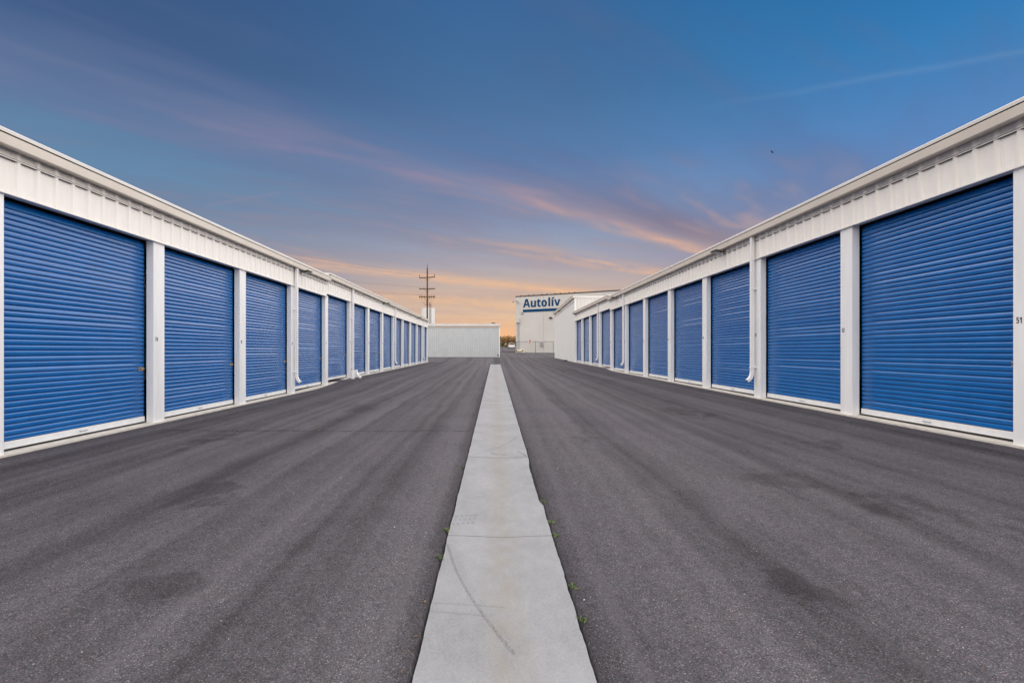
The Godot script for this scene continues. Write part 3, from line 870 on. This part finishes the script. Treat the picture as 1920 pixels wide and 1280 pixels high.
func build_pole() -> void:
	var at := Vector3(-12.42, ground_l(80.0), -90.0)
	var p := thing("utility_pole", "tall brown wooden utility pole with three crossarms beyond the left row", "pole", at)
	var up := EYE - at.y
	var st := begin()
	bar(st, Vector3(0, -0.5, 0), Vector3(0, up + 15.1, 0), 0.175, 0.125, 12)
	put("shaft", st.commit(), M.wood, p)
	var ts := begin()
	bar(ts, Vector3(0, up + 15.1, 0), Vector3(0, up + 15.45, 0), 0.05, 0.05, 8)
	bar(ts, Vector3(0, up + 15.45, 0), Vector3(0, up + 15.85, 0), 0.07, 0.035, 8)
	put("top_insulator", ts.commit(), M.wood, p)
	var ends := []
	for a in [[13.38, 0.10, 0.10], [11.30, 0.0, 0.06], [9.84, 0.0, 0.07]]:
		var s := begin()
		var y: float = up + a[0]
		prism(s, PackedVector2Array([Vector2(-1.45, y - 0.09 - a[1]), Vector2(1.45, y - 0.09 + a[1]), Vector2(1.45, y + 0.07 + a[1]), Vector2(-1.45, y + 0.07 - a[1])]), 2, 0.13, 0.25)
		var arm := put("crossarm", s.commit(), M.wood, p)
		var xs := [-1.36, 1.36] if a[0] > 13.0 else ([-1.38, -0.6, 0.9, 1.4] if a[0] > 11.0 else [-1.4, -1.1, -0.85, -0.45, 0.4, 0.75, 1.15, 1.4])
		for x in xs:
			var q := begin()
			var hh := 0.55 if a[0] > 13.0 else (0.22 if a[0] > 11.0 else 0.30)
			var yy: float = y + a[1] * x / 1.45
			bar(q, Vector3(x, yy + 0.05, 0.19), Vector3(x, yy + hh, 0.19), 0.05 if a[0] > 13.0 else 0.03, 0.06 if a[0] > 13.0 else 0.04, 6)
			if a[0] < 10.0: bar(q, Vector3(x, yy - 0.08, 0.19), Vector3(x + 0.03, yy - 0.38, 0.19), 0.03, 0.04, 6)
			put("insulator", q.commit(), M.wood, arm)
			if absf(x) > 1.35: ends.append([Vector3(x, yy + hh, 0.19), "%s end of the %s crossarm" % ["left" if x < 0 else "right", "top" if a[0] > 13.0 else ("middle" if a[0] > 11.0 else "lowest")]])
		var b := begin()
		for sx in [-1.0, 1.0]:
			bar(b, Vector3(sx * 0.65, y - 0.08, 0.19), Vector3(0.0, y - 0.55, 0.16), 0.022, 0.022, 5)
		put("brace", b.commit(), M.wood, arm)
	# drop wires curling round the lowest arm
	for i in 6:
		var x := -1.1 + i * 0.45
		var d := begin()
		var last := Vector3(x, up + 9.5, 0.2)
		for k in 6:
			var t := (k + 1) / 6.0
			var q := Vector3(lerpf(x, 0.0, t), up + 9.5 - 1.2 * sin(t * PI * 0.7), 0.2)
			bar(d, last, q, 0.014, 0.014, 4, false)
			last = q
		put("drop_wire", d.commit(), M.wire, p)
	# second pole of the line, out of view to the left
	var at2 := Vector3(-52.0, ground_l(20.0), -15.0)
	var p2 := p.duplicate() as Node3D
	p2.name = numbered("utility_pole")
	add_child(p2)
	p2.position = at2
	p2.rotation.y = 0.5
	tag(p2, "next brown utility pole of the overhead line, left behind the storage row", "pole")
	for i in ends.size():
		var a: Vector3 = at + ends[i][0]
		var b: Vector3 = p2.transform * ends[i][0]
		var w := begin()
		var last := a
		for k in 24:
			var t := (k + 1) / 24.0
			var q := a.lerp(b, t) - Vector3(0, 1.6 * 4.0 * t * (1.0 - t), 0)
			bar(w, last, q, 0.008, 0.008, 4, false)
			last = q
		var o := put("overhead_wire", w.commit(), M.wire)
		tag(o, "thin overhead wire from the " + ends[i][1], "wire", "overhead wires")
	# white tank behind it, and two steel vent pipes
	var t := thing("storage_tank", "tall white cylindrical tank standing behind the utility pole", "tank", Vector3(-13.62, ground_l(80.0), -100.0))
	var s := begin()
	bar(s, Vector3(0, -0.3, 0), Vector3(0, up + 8.60, 0), 1.36, 1.36, 48)
	put("shell", s.commit(), M.stucco, t)
	var r := begin()
	bar(r, Vector3(0, up + 8.60, 0), Vector3(0, up + 8.78, 0), 1.36, 0.35, 48)
	put("lid", r.commit(), M.rooftrim, t)
	for i in 3:
		var hoop := begin()
		bar(hoop, Vector3(0, up + 1.5 + i * 2.6, 0), Vector3(0, up + 1.58 + i * 2.6, 0), 1.375, 1.375, 48)
		put("hoop", hoop.commit(), M.stucco, t)
	for q in [[-12.24, 8.85, "shorter steel vent pipe close beside the utility pole"], [-12.02, 8.62, "thin dark vent pipe in front of the white tank"]]:
		var v := thing("vent_pipe", q[2], "pipe", Vector3(q[0], ground_l(80.0), -92.0))
		var vs := begin()
		bar(vs, Vector3(0, -0.3, 0), Vector3(0, up + q[1], 0), 0.065, 0.055, 8)
		put("pipe", vs.commit(), M.wood, v)
		var vc := begin()
		bar(vc, Vector3(0, up + q[1], 0), Vector3(0, up + q[1] + 0.12, 0), 0.08, 0.05, 8)
		put("cap", vc.commit(), M.wood, v)

func build_car() -> void:
	var z := 138.0
	var c := thing("parked_car", "white hatchback seen from behind, parked on the far slope", "car", Vector3(4.72, ground_c(z), -z))
	# axes: x across, y up, z towards us (the tail)
	var side := PackedVector2Array([Vector2(0.05, 0.28), Vector2(0.12, 0.75), Vector2(0.02, 0.98), Vector2(-0.35, 1.46), Vector2(-1.9, 1.52), Vector2(-2.8, 1.02), Vector2(-4.1, 0.86), Vector2(-4.25, 0.35)])
	var st := begin()
	# body as lofted slices across, narrowing to the roof
	var w := func(y: float) -> float: return 0.93 if y < 0.95 else lerpf(0.93, 0.66, (y - 0.95) / 0.57)
	for i in side.size():
		var a := side[i]; var b := side[(i + 1) % side.size()]
		var wa: float = w.call(a.y); var wb: float = w.call(b.y)
		var e := b - a
		quad(st, Vector3(-wa, a.y, a.x), Vector3(wa, a.y, a.x), Vector3(wb, b.y, b.x), Vector3(-wb, b.y, b.x), Vector3(0, -e.x, e.y) * -1.0 if false else Vector3(0, (a.y + b.y) * 0.5 - 0.8, (a.x + b.x) * 0.5 + 2.0))
	var ids := Geometry2D.triangulate_polygon(side)
	for s in [-1.0, 1.0]:
		for k in range(0, ids.size(), 3):
			var q := []
			for m in 3:
				var v := side[ids[k + m]]
				q.append(Vector3(s * w.call(v.y), v.y, v.x))
			tri(st, q[0], q[1], q[2], Vector3(s, 0.2, 0))
	put("body", st.commit(), M.carwhite, c)
	var gl := begin()
	quad(gl, Vector3(-0.80, 1.02, 0.01), Vector3(0.80, 1.02, 0.01), Vector3(0.62, 1.42, -0.31), Vector3(-0.62, 1.42, -0.31), Vector3(0, 0.5, 1))
	var g := put("rear_window", gl.commit(), M.glass, c, Vector3(0, 0.004, 0.012))
	g.position.z = 0.014
	for s in [-1.0, 1.0]:
		var tl := begin()
		prism(tl, chamfered(s * 0.86 - 0.07, 0.72, s * 0.86 + 0.07, 0.98, 0.02), 2, 0.06, 0.14)
		put("tail_light", tl.commit(), M.red, c)
		for zz in [-0.85, -3.35]:
			var ws := begin()
			bar(ws, Vector3(s * 0.70, 0.32, zz), Vector3(s * 0.92, 0.32, zz), 0.32, 0.32, 18)
			var wh := put("wheel", ws.commit(), M.rubber, c)
			var rm := begin()
			bar(rm, Vector3(s * 0.92, 0.32, zz), Vector3(s * 0.935, 0.32, zz), 0.19, 0.18, 14)
			put("rim", rm.commit(), M.galv, wh)
	put("bumper", prismm(chamfered(-0.90, 0.30, 0.90, 0.52, 0.05), 2, 0.06, 0.17), M.carwhite, c)
	put("number_plate", boxm(Vector3(-0.25, 0.60, 0.10), Vector3(0.25, 0.72, 0.125)), M.tilt, c)

func build_trees() -> void:
	rng.seed = 5
	var meshes := []
	for v in 4:
		var st := begin()
		for i in 900:
			var d := Vector3(rng.randfn(), rng.randfn(), rng.randfn()).normalized()
			var lobe := 0.72 + 0.28 * sin(d.x * 4.0 + v) * cos(d.z * 5.0 - v * 2.0)
			var p := d * lobe * pow(rng.randf(), 0.4)
			p = Vector3(p.x * 1.0, p.y * 0.72, p.z * 1.0)
			var a := Vector3(rng.randfn(), rng.randfn(), rng.randfn()).normalized() * 0.085
			var b := a.cross(Vector3(rng.randfn(), rng.randfn(), rng.randfn())).normalized() * 0.05
			quad(st, p - a, p + b, p + a, p - b, d)
		meshes.append(st.commit())
	# x, Z, height, kind, label
	var spots := [[-1.2, 166.0, 3.9, 0, "russet tree hidden mostly behind the low white building"], [1.5, 170.0, 4.0, 1, "olive tree beside the low white building's corner, on the far slope"], [3.0, 164.0, 3.7, 2, "amber tree at the left of the gap, on the far slope"],
		[4.3, 172.0, 4.3, 0, "russet tree in the middle of the gap, tallest on the far slope"], [5.5, 165.0, 3.8, 2, "amber tree above the white car's roof"], [6.7, 169.0, 4.1, 0, "russet tree beside the warehouse's left edge"], [8.4, 167.0, 4.0, 1, "olive tree hidden mostly behind the warehouse"],
		[1.2, 147.0, 1.6, 3, "dark green shrub by the low white building, left of the car"], [2.2, 148.5, 1.9, 3, "dark green shrub second from the low white building"], [3.2, 146.5, 1.3, 1, "small olive shrub just left of the white car"], [4.4, 150.0, 2.0, 3, "dark green shrub right behind the white car"], [5.7, 149.0, 1.8, 3, "dark green shrub behind the car's right side by the warehouse"]]
	for i in spots.size():
		var q: Array = spots[i]
		var shrub: bool = i >= 7
		var t := thing("shrub" if shrub else "tree", q[4], "shrub" if shrub else "tree", Vector3(q[0], ground_c(q[1]) - 0.1, -q[1]), rng.randf() * TAU, "shrubs on the far slope" if shrub else "trees on the far slope")
		var h: float = q[2]
		var tr := begin()
		bar(tr, Vector3.ZERO, Vector3(0.05, h * 0.6, 0), 0.05 * h * 0.6, 0.02 * h, 7)
		for k in 4:
			var an := k * 1.7
			bar(tr, Vector3(0.03, h * (0.30 + 0.06 * k), 0), Vector3(cos(an) * h * 0.28, h * (0.55 + 0.07 * k), sin(an) * h * 0.28), 0.014 * h, 0.005 * h, 5)
		put("trunk", tr.commit(), M.wood, t)
		var cr := put("crown", meshes[q[3]], M["leaf_%d" % q[3]], t, Vector3(0, h * 0.60, 0))
		cr.scale = Vector3.ONE * h * 0.60

# ------------------------------------------------------------------ small things on the ground
func tuft_mesh(n: int, seed_of: int) -> ArrayMesh:
	var r := RandomNumberGenerator.new(); r.seed = seed_of
	var st := begin()
	for i in n:
		var an := r.randf() * TAU
		var len := r.randf_range(0.015, 0.045)
		var base := Vector3(r.randf_range(-0.012, 0.012), 0, r.randf_range(-0.035, 0.035))
		var dir := Vector3(cos(an) * 0.7, r.randf_range(0.5, 1.2), sin(an) * 0.7).normalized()
		var sidev := dir.cross(Vector3.UP).normalized() * r.randf_range(0.003, 0.006)
		var mid := base + dir * len * 0.55
		var tip := base + dir * len + Vector3(0, -0.006, 0)
		quad(st, base, mid + sidev, tip, mid - sidev, Vector3.UP)
	return st.commit()

func build_bits() -> void:
	rng.seed = 9
	var green: StandardMaterial3D = M.leaf_green
	green.cull_mode = BaseMaterial3D.CULL_DISABLED
	var dry: StandardMaterial3D = M.leaf_dry
	dry.cull_mode = BaseMaterial3D.CULL_DISABLED
	var where := [[0.475, 4.55, "right edge of the strip just beyond the nearest joint"], [0.47, 4.22, "right edge of the strip right beside the nearest joint"], [0.48, 3.32, "right edge of the strip, second tuft from the front"], [0.475, 2.92, "right edge of the strip, nearest of the tufts"],
		[0.47, 5.15, "right edge of the strip where the concrete is chipped"], [0.475, 7.9, "right edge of the strip beyond the second joint"], [-0.472, 4.35, "left edge of the strip beside the tyre print"], [-0.475, 3.78, "left edge of the strip, nearest of the tufts"], [-0.475, 6.6, "left edge of the strip, farther along"]]
	for i in where.size():
		var q: Array = where[i]
		var t := put("weed", tuft_mesh(26, 100 + i), green, null, Vector3(q[0] + SX, ground(q[0] + SX, q[1]) - 0.003, -q[1]), rng.randf() * 0.6)
		tag(t, "small green weed tuft at the " + q[2], "weed", "weeds along the concrete strip")
	for i in 5:
		var x := -5.4 + i * 0.5
		var z := 9.55 + 0.05 * x + rng.randf_range(-0.05, 0.05)
		var t := put("weed", tuft_mesh(14, 200 + i), green, null, Vector3(x, ground(x, z) - 0.002, -z), PI / 2)
		t.scale = Vector3(0.9, 0.6, 1.4)
		tag(t, "low green weed in the left lane's crack, %s" % ["leftmost of five", "second from the left", "middle one of five", "second from the right", "rightmost of five"][i], "weed", "weeds in the asphalt crack")
	# curled dry leaves by the left edge of the strip
	for i in 5:
		var z := 2.42 + i * 0.18 + rng.randf_range(-0.03, 0.03)
		var x := SX - 0.485 - rng.randf_range(0.0, 0.03)
		var st := begin()
		var l := rng.randf_range(0.010, 0.020)
		for s in [-1.0, 1.0]:
			quad(st, Vector3(-l, 0.002, 0), Vector3(-l * 0.2, 0.008, s * l * 0.40), Vector3(l, 0.006, s * 0.002), Vector3(0, 0.001, 0), Vector3.UP)
		var o := put("dry_leaf", st.commit(), dry, null, Vector3(x, ground(x, z) + 0.002, -z), rng.randf() * TAU)
		tag(o, "curled dry brown leaf by the strip's left edge, %s" % ["nearest of five", "second nearest", "middle one of five", "second farthest", "farthest of five"][i], "leaf", "dry leaves beside the strip")
	# loose pale grit
	var gm := begin()
	var oct := [Vector3.RIGHT, Vector3.BACK, Vector3.LEFT, Vector3.FORWARD]
	for k in 4:
		tri(gm, oct[k], oct[(k + 1) % 4], Vector3(0.1, 0.6, 0.0), oct[k] + oct[(k + 1) % 4] + Vector3.UP)
		tri(gm, oct[k], oct[(k + 1) % 4], Vector3(0.0, -0.6, 0.1), oct[k] + oct[(k + 1) % 4] + Vector3.DOWN)
	var mm := MultiMesh.new()
	mm.transform_format = MultiMesh.TRANSFORM_3D
	mm.mesh = gm.commit()
	mm.instance_count = 1500
	for i in 1500:
		var z := 1.6 + 13.0 * pow(rng.randf(), 1.5)
		var x := rng.randf_range(-6.3, 6.4)
		if absf(x) < 0.56: x = signf(x) * rng.randf_range(0.56, 0.8)
		var s := rng.randf_range(0.0012, 0.0042) * (1.8 if rng.randf() < 0.03 else 1.0)
		mm.set_instance_transform(i, Transform3D(Basis.from_euler(Vector3(rng.randf() * 0.5, rng.randf() * TAU, 0)).scaled(Vector3(s, s, s * 1.4)), Vector3(x, ground(x, z) + s * 0.3, -z)))
	var gi := MultiMeshInstance3D.new()
	gi.multimesh = mm
	gi.material_override = M.stone
	gi.name = "grit"
	add_child(gi)
	tag(gi, "loose pale grit scattered over the asphalt", "grit", "", "stuff")
	# added shape for a stitching double of the downspout foot; nothing lies there
	var sz := 22.9
	var sxp := -6.62
	var c := thing("stitch_double", "added white offcut lying on the asphalt below the left row's second downspout", "replica", Vector3(sxp, ground(sxp, sz) + 0.0, -sz), PI / 2 - 0.35)
	var ds := begin()
	duct(ds, PackedVector2Array([Vector2(0.02, 0.42), Vector2(0.05, 0.26), Vector2(0.12, 0.14), Vector2(0.28, 0.045)]), 0.20, 0.10, 0.08)
	put("elbow", ds.commit(), M.white, c)
	put("flat_piece", prismm(PackedVector2Array([Vector2(-0.16, 0.0), Vector2(0.05, -0.01), Vector2(0.13, 0.11), Vector2(0.12, 0.42), Vector2(-0.18, 0.40)]), 2, 0.0, 0.03), M.white, c)
	# a bird high over the right row
	var at := Vector3(34.0, EYE + 24.2, -60.0)
	var b := thing("bird", "tiny dark bird flying high above the right storage row", "bird", at, 0.4)
	var bs := begin()
	bar(bs, Vector3(0, -0.02, -0.17), Vector3(0, 0.0, 0.02), 0.02, 0.055, 8)
	bar(bs, Vector3(0, 0.0, 0.02), Vector3(0, 0.02, 0.16), 0.055, 0.035, 8)
	bar(bs, Vector3(0, 0.02, 0.16), Vector3(0, 0.015, 0.25), 0.035, 0.006, 8)
	put("body", bs.commit(), M.dark, b)
	for s in [-1.0, 1.0]:
		var wsx := begin()
		var wp := PackedVector2Array([Vector2(s * 0.03, -0.08), Vector2(s * 0.22, -0.10), Vector2(s * 0.46, 0.06), Vector2(s * 0.22, 0.05), Vector2(s * 0.03, 0.06)])
		prism(wsx, wp, 1, -0.004, 0.006)
		var wn := put("wing", wsx.commit(), M.dark, b, Vector3(0, 0.02, 0))
		wn.rotation.z = s * 0.55

# ------------------------------------------------------------------ sky
func grad(keys: Array, t: float) -> Color:
	if t <= keys[0][0]: return keys[0][1]
	for i in keys.size() - 1:
		if t <= keys[i + 1][0]:
			var u: float = (t - keys[i][0]) / (keys[i + 1][0] - keys[i][0])
			return keys[i][1].lerp(keys[i + 1][1], u)
	return keys[-1][1]

func c8(r: int, g: int, b: int) -> Color:
	return Color(r / 255.0, g / 255.0, b / 255.0)

func sky_texture(w: int, h: int) -> ImageTexture:
	# clear air by height: towards the glow and to its left and right (display colours, mixed there, made linear at the end)
	var mid := [[0.0, c8(252, 188, 134)], [2.0, c8(246, 190, 142)], [4.5, c8(224, 192, 164)], [7.0, c8(206, 182, 166)], [10.0, c8(172, 168, 178)], [14.0, c8(140, 154, 182)], [18.0, c8(120, 142, 178)], [21.5, c8(92, 126, 170)], [27.0, c8(76, 114, 158)], [36.0, c8(58, 104, 154)], [55.0, c8(46, 90, 142)], [90.0, c8(40, 78, 128)]]
	var right := [[0.0, c8(206, 168, 156)], [4.5, c8(186, 164, 166)], [8.0, c8(150, 146, 176)], [14.0, c8(106, 140, 192)], [20.0, c8(84, 134, 190)], [27.0, c8(50, 124, 184)], [36.0, c8(28, 108, 170)], [55.0, c8(34, 92, 148)], [90.0, c8(40, 78, 128)]]
	var left := [[0.0, c8(208, 168, 152)], [4.5, c8(184, 160, 160)], [8.0, c8(146, 146, 168)], [14.0, c8(108, 140, 172)], [20.0, c8(94, 132, 168)], [24.0, c8(80, 112, 152)], [27.0, c8(64, 94, 135)], [33.0, c8(56, 86, 130)], [55.0, c8(48, 82, 128)], [90.0, c8(40, 78, 128)]]
	var n1 := noise(301, 0.5, 5)
	var n2 := noise(302, 1.0, 4)
	var n3 := noise(303, 1.0, 3)
	var lut_n := 720
	var lm := []; var lr := []; var ll := []
	for i in lut_n + 1:
		var e := 90.0 * i / lut_n
		lm.append(grad(mid, e)); lr.append(grad(right, e)); ll.append(grad(left, e))
	var warm := [[0.0, c8(255, 204, 140)], [6.0, c8(252, 196, 146)], [10.0, c8(236, 184, 152)], [14.0, c8(202, 164, 158)], [20.0, c8(150, 138, 164)], [30.0, c8(104, 116, 154)], [90.0, c8(86, 104, 144)]]
	var dusk := [[0.0, c8(200, 168, 156)], [8.0, c8(172, 154, 160)], [12.0, c8(146, 132, 146)], [14.0, c8(130, 120, 142)], [20.0, c8(92, 104, 146)], [30.0, c8(72, 98, 142)], [90.0, c8(62, 88, 130)]]
	var lw := []; var ld := []
	for i in lut_n + 1:
		var e := 90.0 * i / lut_n
		lw.append(grad(warm, e)); ld.append(grad(dusk, e))
	var dat := PackedFloat32Array()
	dat.resize(w * h * 3)
	var below := c8(150, 132, 124).srgb_to_linear()
	for j in h:
		var el := 90.0 - 180.0 * (j + 0.5) / h
		var o := j * w * 3
		if el < -0.5:
			for i in w:
				dat[o] = below.r; dat[o + 1] = below.g; dat[o + 2] = below.b
				o += 3
			continue
		var e := maxf(el, 0.0)
		var sy := sin(deg_to_rad(maxf(e, 1.6)))
		var cy := cos(deg_to_rad(maxf(e, 1.6))) / sy
		var li := int(e / 90.0 * lut_n)
		var cm: Color = lm[li]; var crr: Color = lr[li]; var cll: Color = ll[li]; var cw: Color = lw[li]; var cd: Color = ld[li]
		var fade := smoothstep(0.3, 5.0, e)
		for i in w:
			var az := wrapf((float(i) + 0.5) / w * TAU, -PI, PI)         # 0 straight ahead, to the right positive
			var s := sin(az); var c := cos(az)
			var base := cm
			var k := clampf(absf(az - 0.05) / 0.75, 0.0, 1.0)
			k = k * k * (3.0 - 2.0 * k)
			# past the sides the two halves meet again behind
			var rs := 0.5 + 0.5 * sin(clampf(az, -PI, PI)) if absf(az) > PI * 0.5 else (1.0 if az > 0 else 0.0)
			base = base.lerp(cll.lerp(crr, rs), k)
			# streaks of high cloud on a flat layer
			var px := s * cy; var pz := c * cy
			var u := px * 0.77 + pz * 0.635
			var t := -px * 0.635 + pz * 0.77
			var wob := 0.28 * n3.get_noise_2d(u * 0.22 + 5.0, t * 0.35)
			var a := n1.get_noise_2d(u * 0.42, (t + wob) * 1.35)
			var b := n2.get_noise_2d(u * 0.95 + 30.0, (t + wob) * 4.2)
			var veil := clampf(0.5 + 1.5 * a + 0.45 * b, 0.0, 1.0) * fade
			base = base.lerp(cd, veil * 0.36)
			var dv := t + wob * 0.6 - 2.08
			base = base.lerp(cd, exp(-dv * dv / 0.14) * 0.85 * smoothstep(1.2, 4.2, u) * fade)
			var tt := t + wob * 0.6
			var glow := 0.0
			var ahead := smoothstep(-2.0, 3.6, u)
			var d1 := (tt - 2.46 - 0.03 * b) / (1.0 + 0.9 * smoothstep(3.5, 0.0, u))
			glow += exp(-d1 * d1 / (0.030 if d1 < 0.0 else 0.014)) * 0.85 * ahead * clampf(0.75 + 0.7 * b + 0.4 * a, 0.0, 1.2)
			var d2 := (tt - 3.5)
			glow += exp(-d2 * d2 / 0.05) * 0.62 * smoothstep(1.6, 4.4, u) * clampf(0.6 + 1.2 * b, 0.0, 1.0)
			var d5 := (tt - 1.55)
			glow += exp(-d5 * d5 / 0.16) * 0.28 * smoothstep(1.8, 3.2, u) * smoothstep(6.0, 4.0, u) * clampf(b * 2.0 + 0.1, 0.0, 1.0)
			var d3 := (tt - 5.65)
			glow += exp(-d3 * d3 / 0.14) * 0.75 * ahead * clampf(0.8 + 0.8 * b, 0.0, 1.0)
			var d4 := (tt - 8.2)
			glow += exp(-d4 * d4 / 0.6) * 0.45 * ahead * clampf(0.8 + 0.8 * b, 0.0, 1.0)
			glow += clampf(b * 1.3 + a * 0.7 - 0.12, 0.0, 1.0) * 0.16 * fade
			base = base.lerp(cw, clampf(glow, 0.0, 0.92) * (1.0 - 0.55 * k * smoothstep(0.6, 1.6, absf(az))))
			# two old vapour trails
			if az > 0.2 and az < 0.9:
				var yy := cy
				var ix := 920.0 * tan(az); var iy := 920.0 / cos(az) / maxf(cy, 0.01)
				var dl := iy - (432.0 + (ix - 262.0) * 0.1753 + 5.0 * b)
				if ix > 262.0 and ix < 1040.0: base = base.lerp(c8(120, 150, 190), exp(-dl * dl / 26.0) * 0.34 * smoothstep(262.0, 800.0, ix))
			elif az < -0.35 and az > -0.55:
				var ix2 := 920.0 * tan(az); var iy2 := 920.0 / cos(az) / maxf(cy, 0.01)
				var dl2 := iy2 - (272.0 + (ix2 + 538.0) * 0.184)
				if ix2 > -545.0 and ix2 < -405.0: base = base.lerp(c8(150, 140, 160), exp(-dl2 * dl2 / 5.0) * 0.35)
			var l := base.srgb_to_linear()
			dat[o] = l.r; dat[o + 1] = l.g; dat[o + 2] = l.b
			o += 3
	return ImageTexture.create_from_image(Image.create_from_data(w, h, false, Image.FORMAT_RGBF, dat.to_byte_array()))

# ------------------------------------------------------------------ scene
func _ready() -> void:
	var cam := Camera3D.new()
	cam.name = "camera"
	add_child(cam)
	cam.position = Vector3(0, EYE, 0)
	var near := 0.05
	cam.projection = Camera3D.PROJECTION_FRUSTUM
	cam.set_frustum(near * 1280.0 / FOCAL, Vector2((960.0 - 928.0) / FOCAL * near, (657.0 - 640.0) / FOCAL * near), near, 2500.0)
	cam.current = true

	var env := Environment.new()
	env.background_mode = Environment.BG_SKY
	var sky := Sky.new()
	var sm := PanoramaSkyMaterial.new()
	sm.panorama = sky_texture(2048, 1024)
	sky.sky_material = sm
	env.sky = sky
	env.background_energy_multiplier = 0.244
	env.tonemap_mode = Environment.TONE_MAPPER_LINEAR
	env.tonemap_exposure = 4.1
	env.sdfgi_enabled = true
	env.ssao_enabled = true
	env.ssil_enabled = true
	var we := WorldEnvironment.new()
	we.environment = env
	add_child(we)

	var dome_fill := DirectionalLight3D.new()
	dome_fill.name = "unseen_dusk_fill"
	dome_fill.light_energy = 0.5
	dome_fill.light_color = Color(1.0, 0.955, 0.895)
	dome_fill.light_angular_distance = 172.0  # added wide overhead fill, unseen and brighter than the visible dusk sky
	dome_fill.shadow_enabled = true
	add_child(dome_fill)
	dome_fill.look_at_from_position(Vector3(2.6, 10.0, 1.6), Vector3.ZERO, Vector3.FORWARD)
	print("sky ", Time.get_ticks_msec())

	make_materials()
	print("materials ", Time.get_ticks_msec())
	build_ground()
	build_strip()
	build_rows()
	build_end()
	build_fence()
	build_pole()
	build_car()
	build_trees()
	build_bits()
	print("built ", Time.get_ticks_msec())
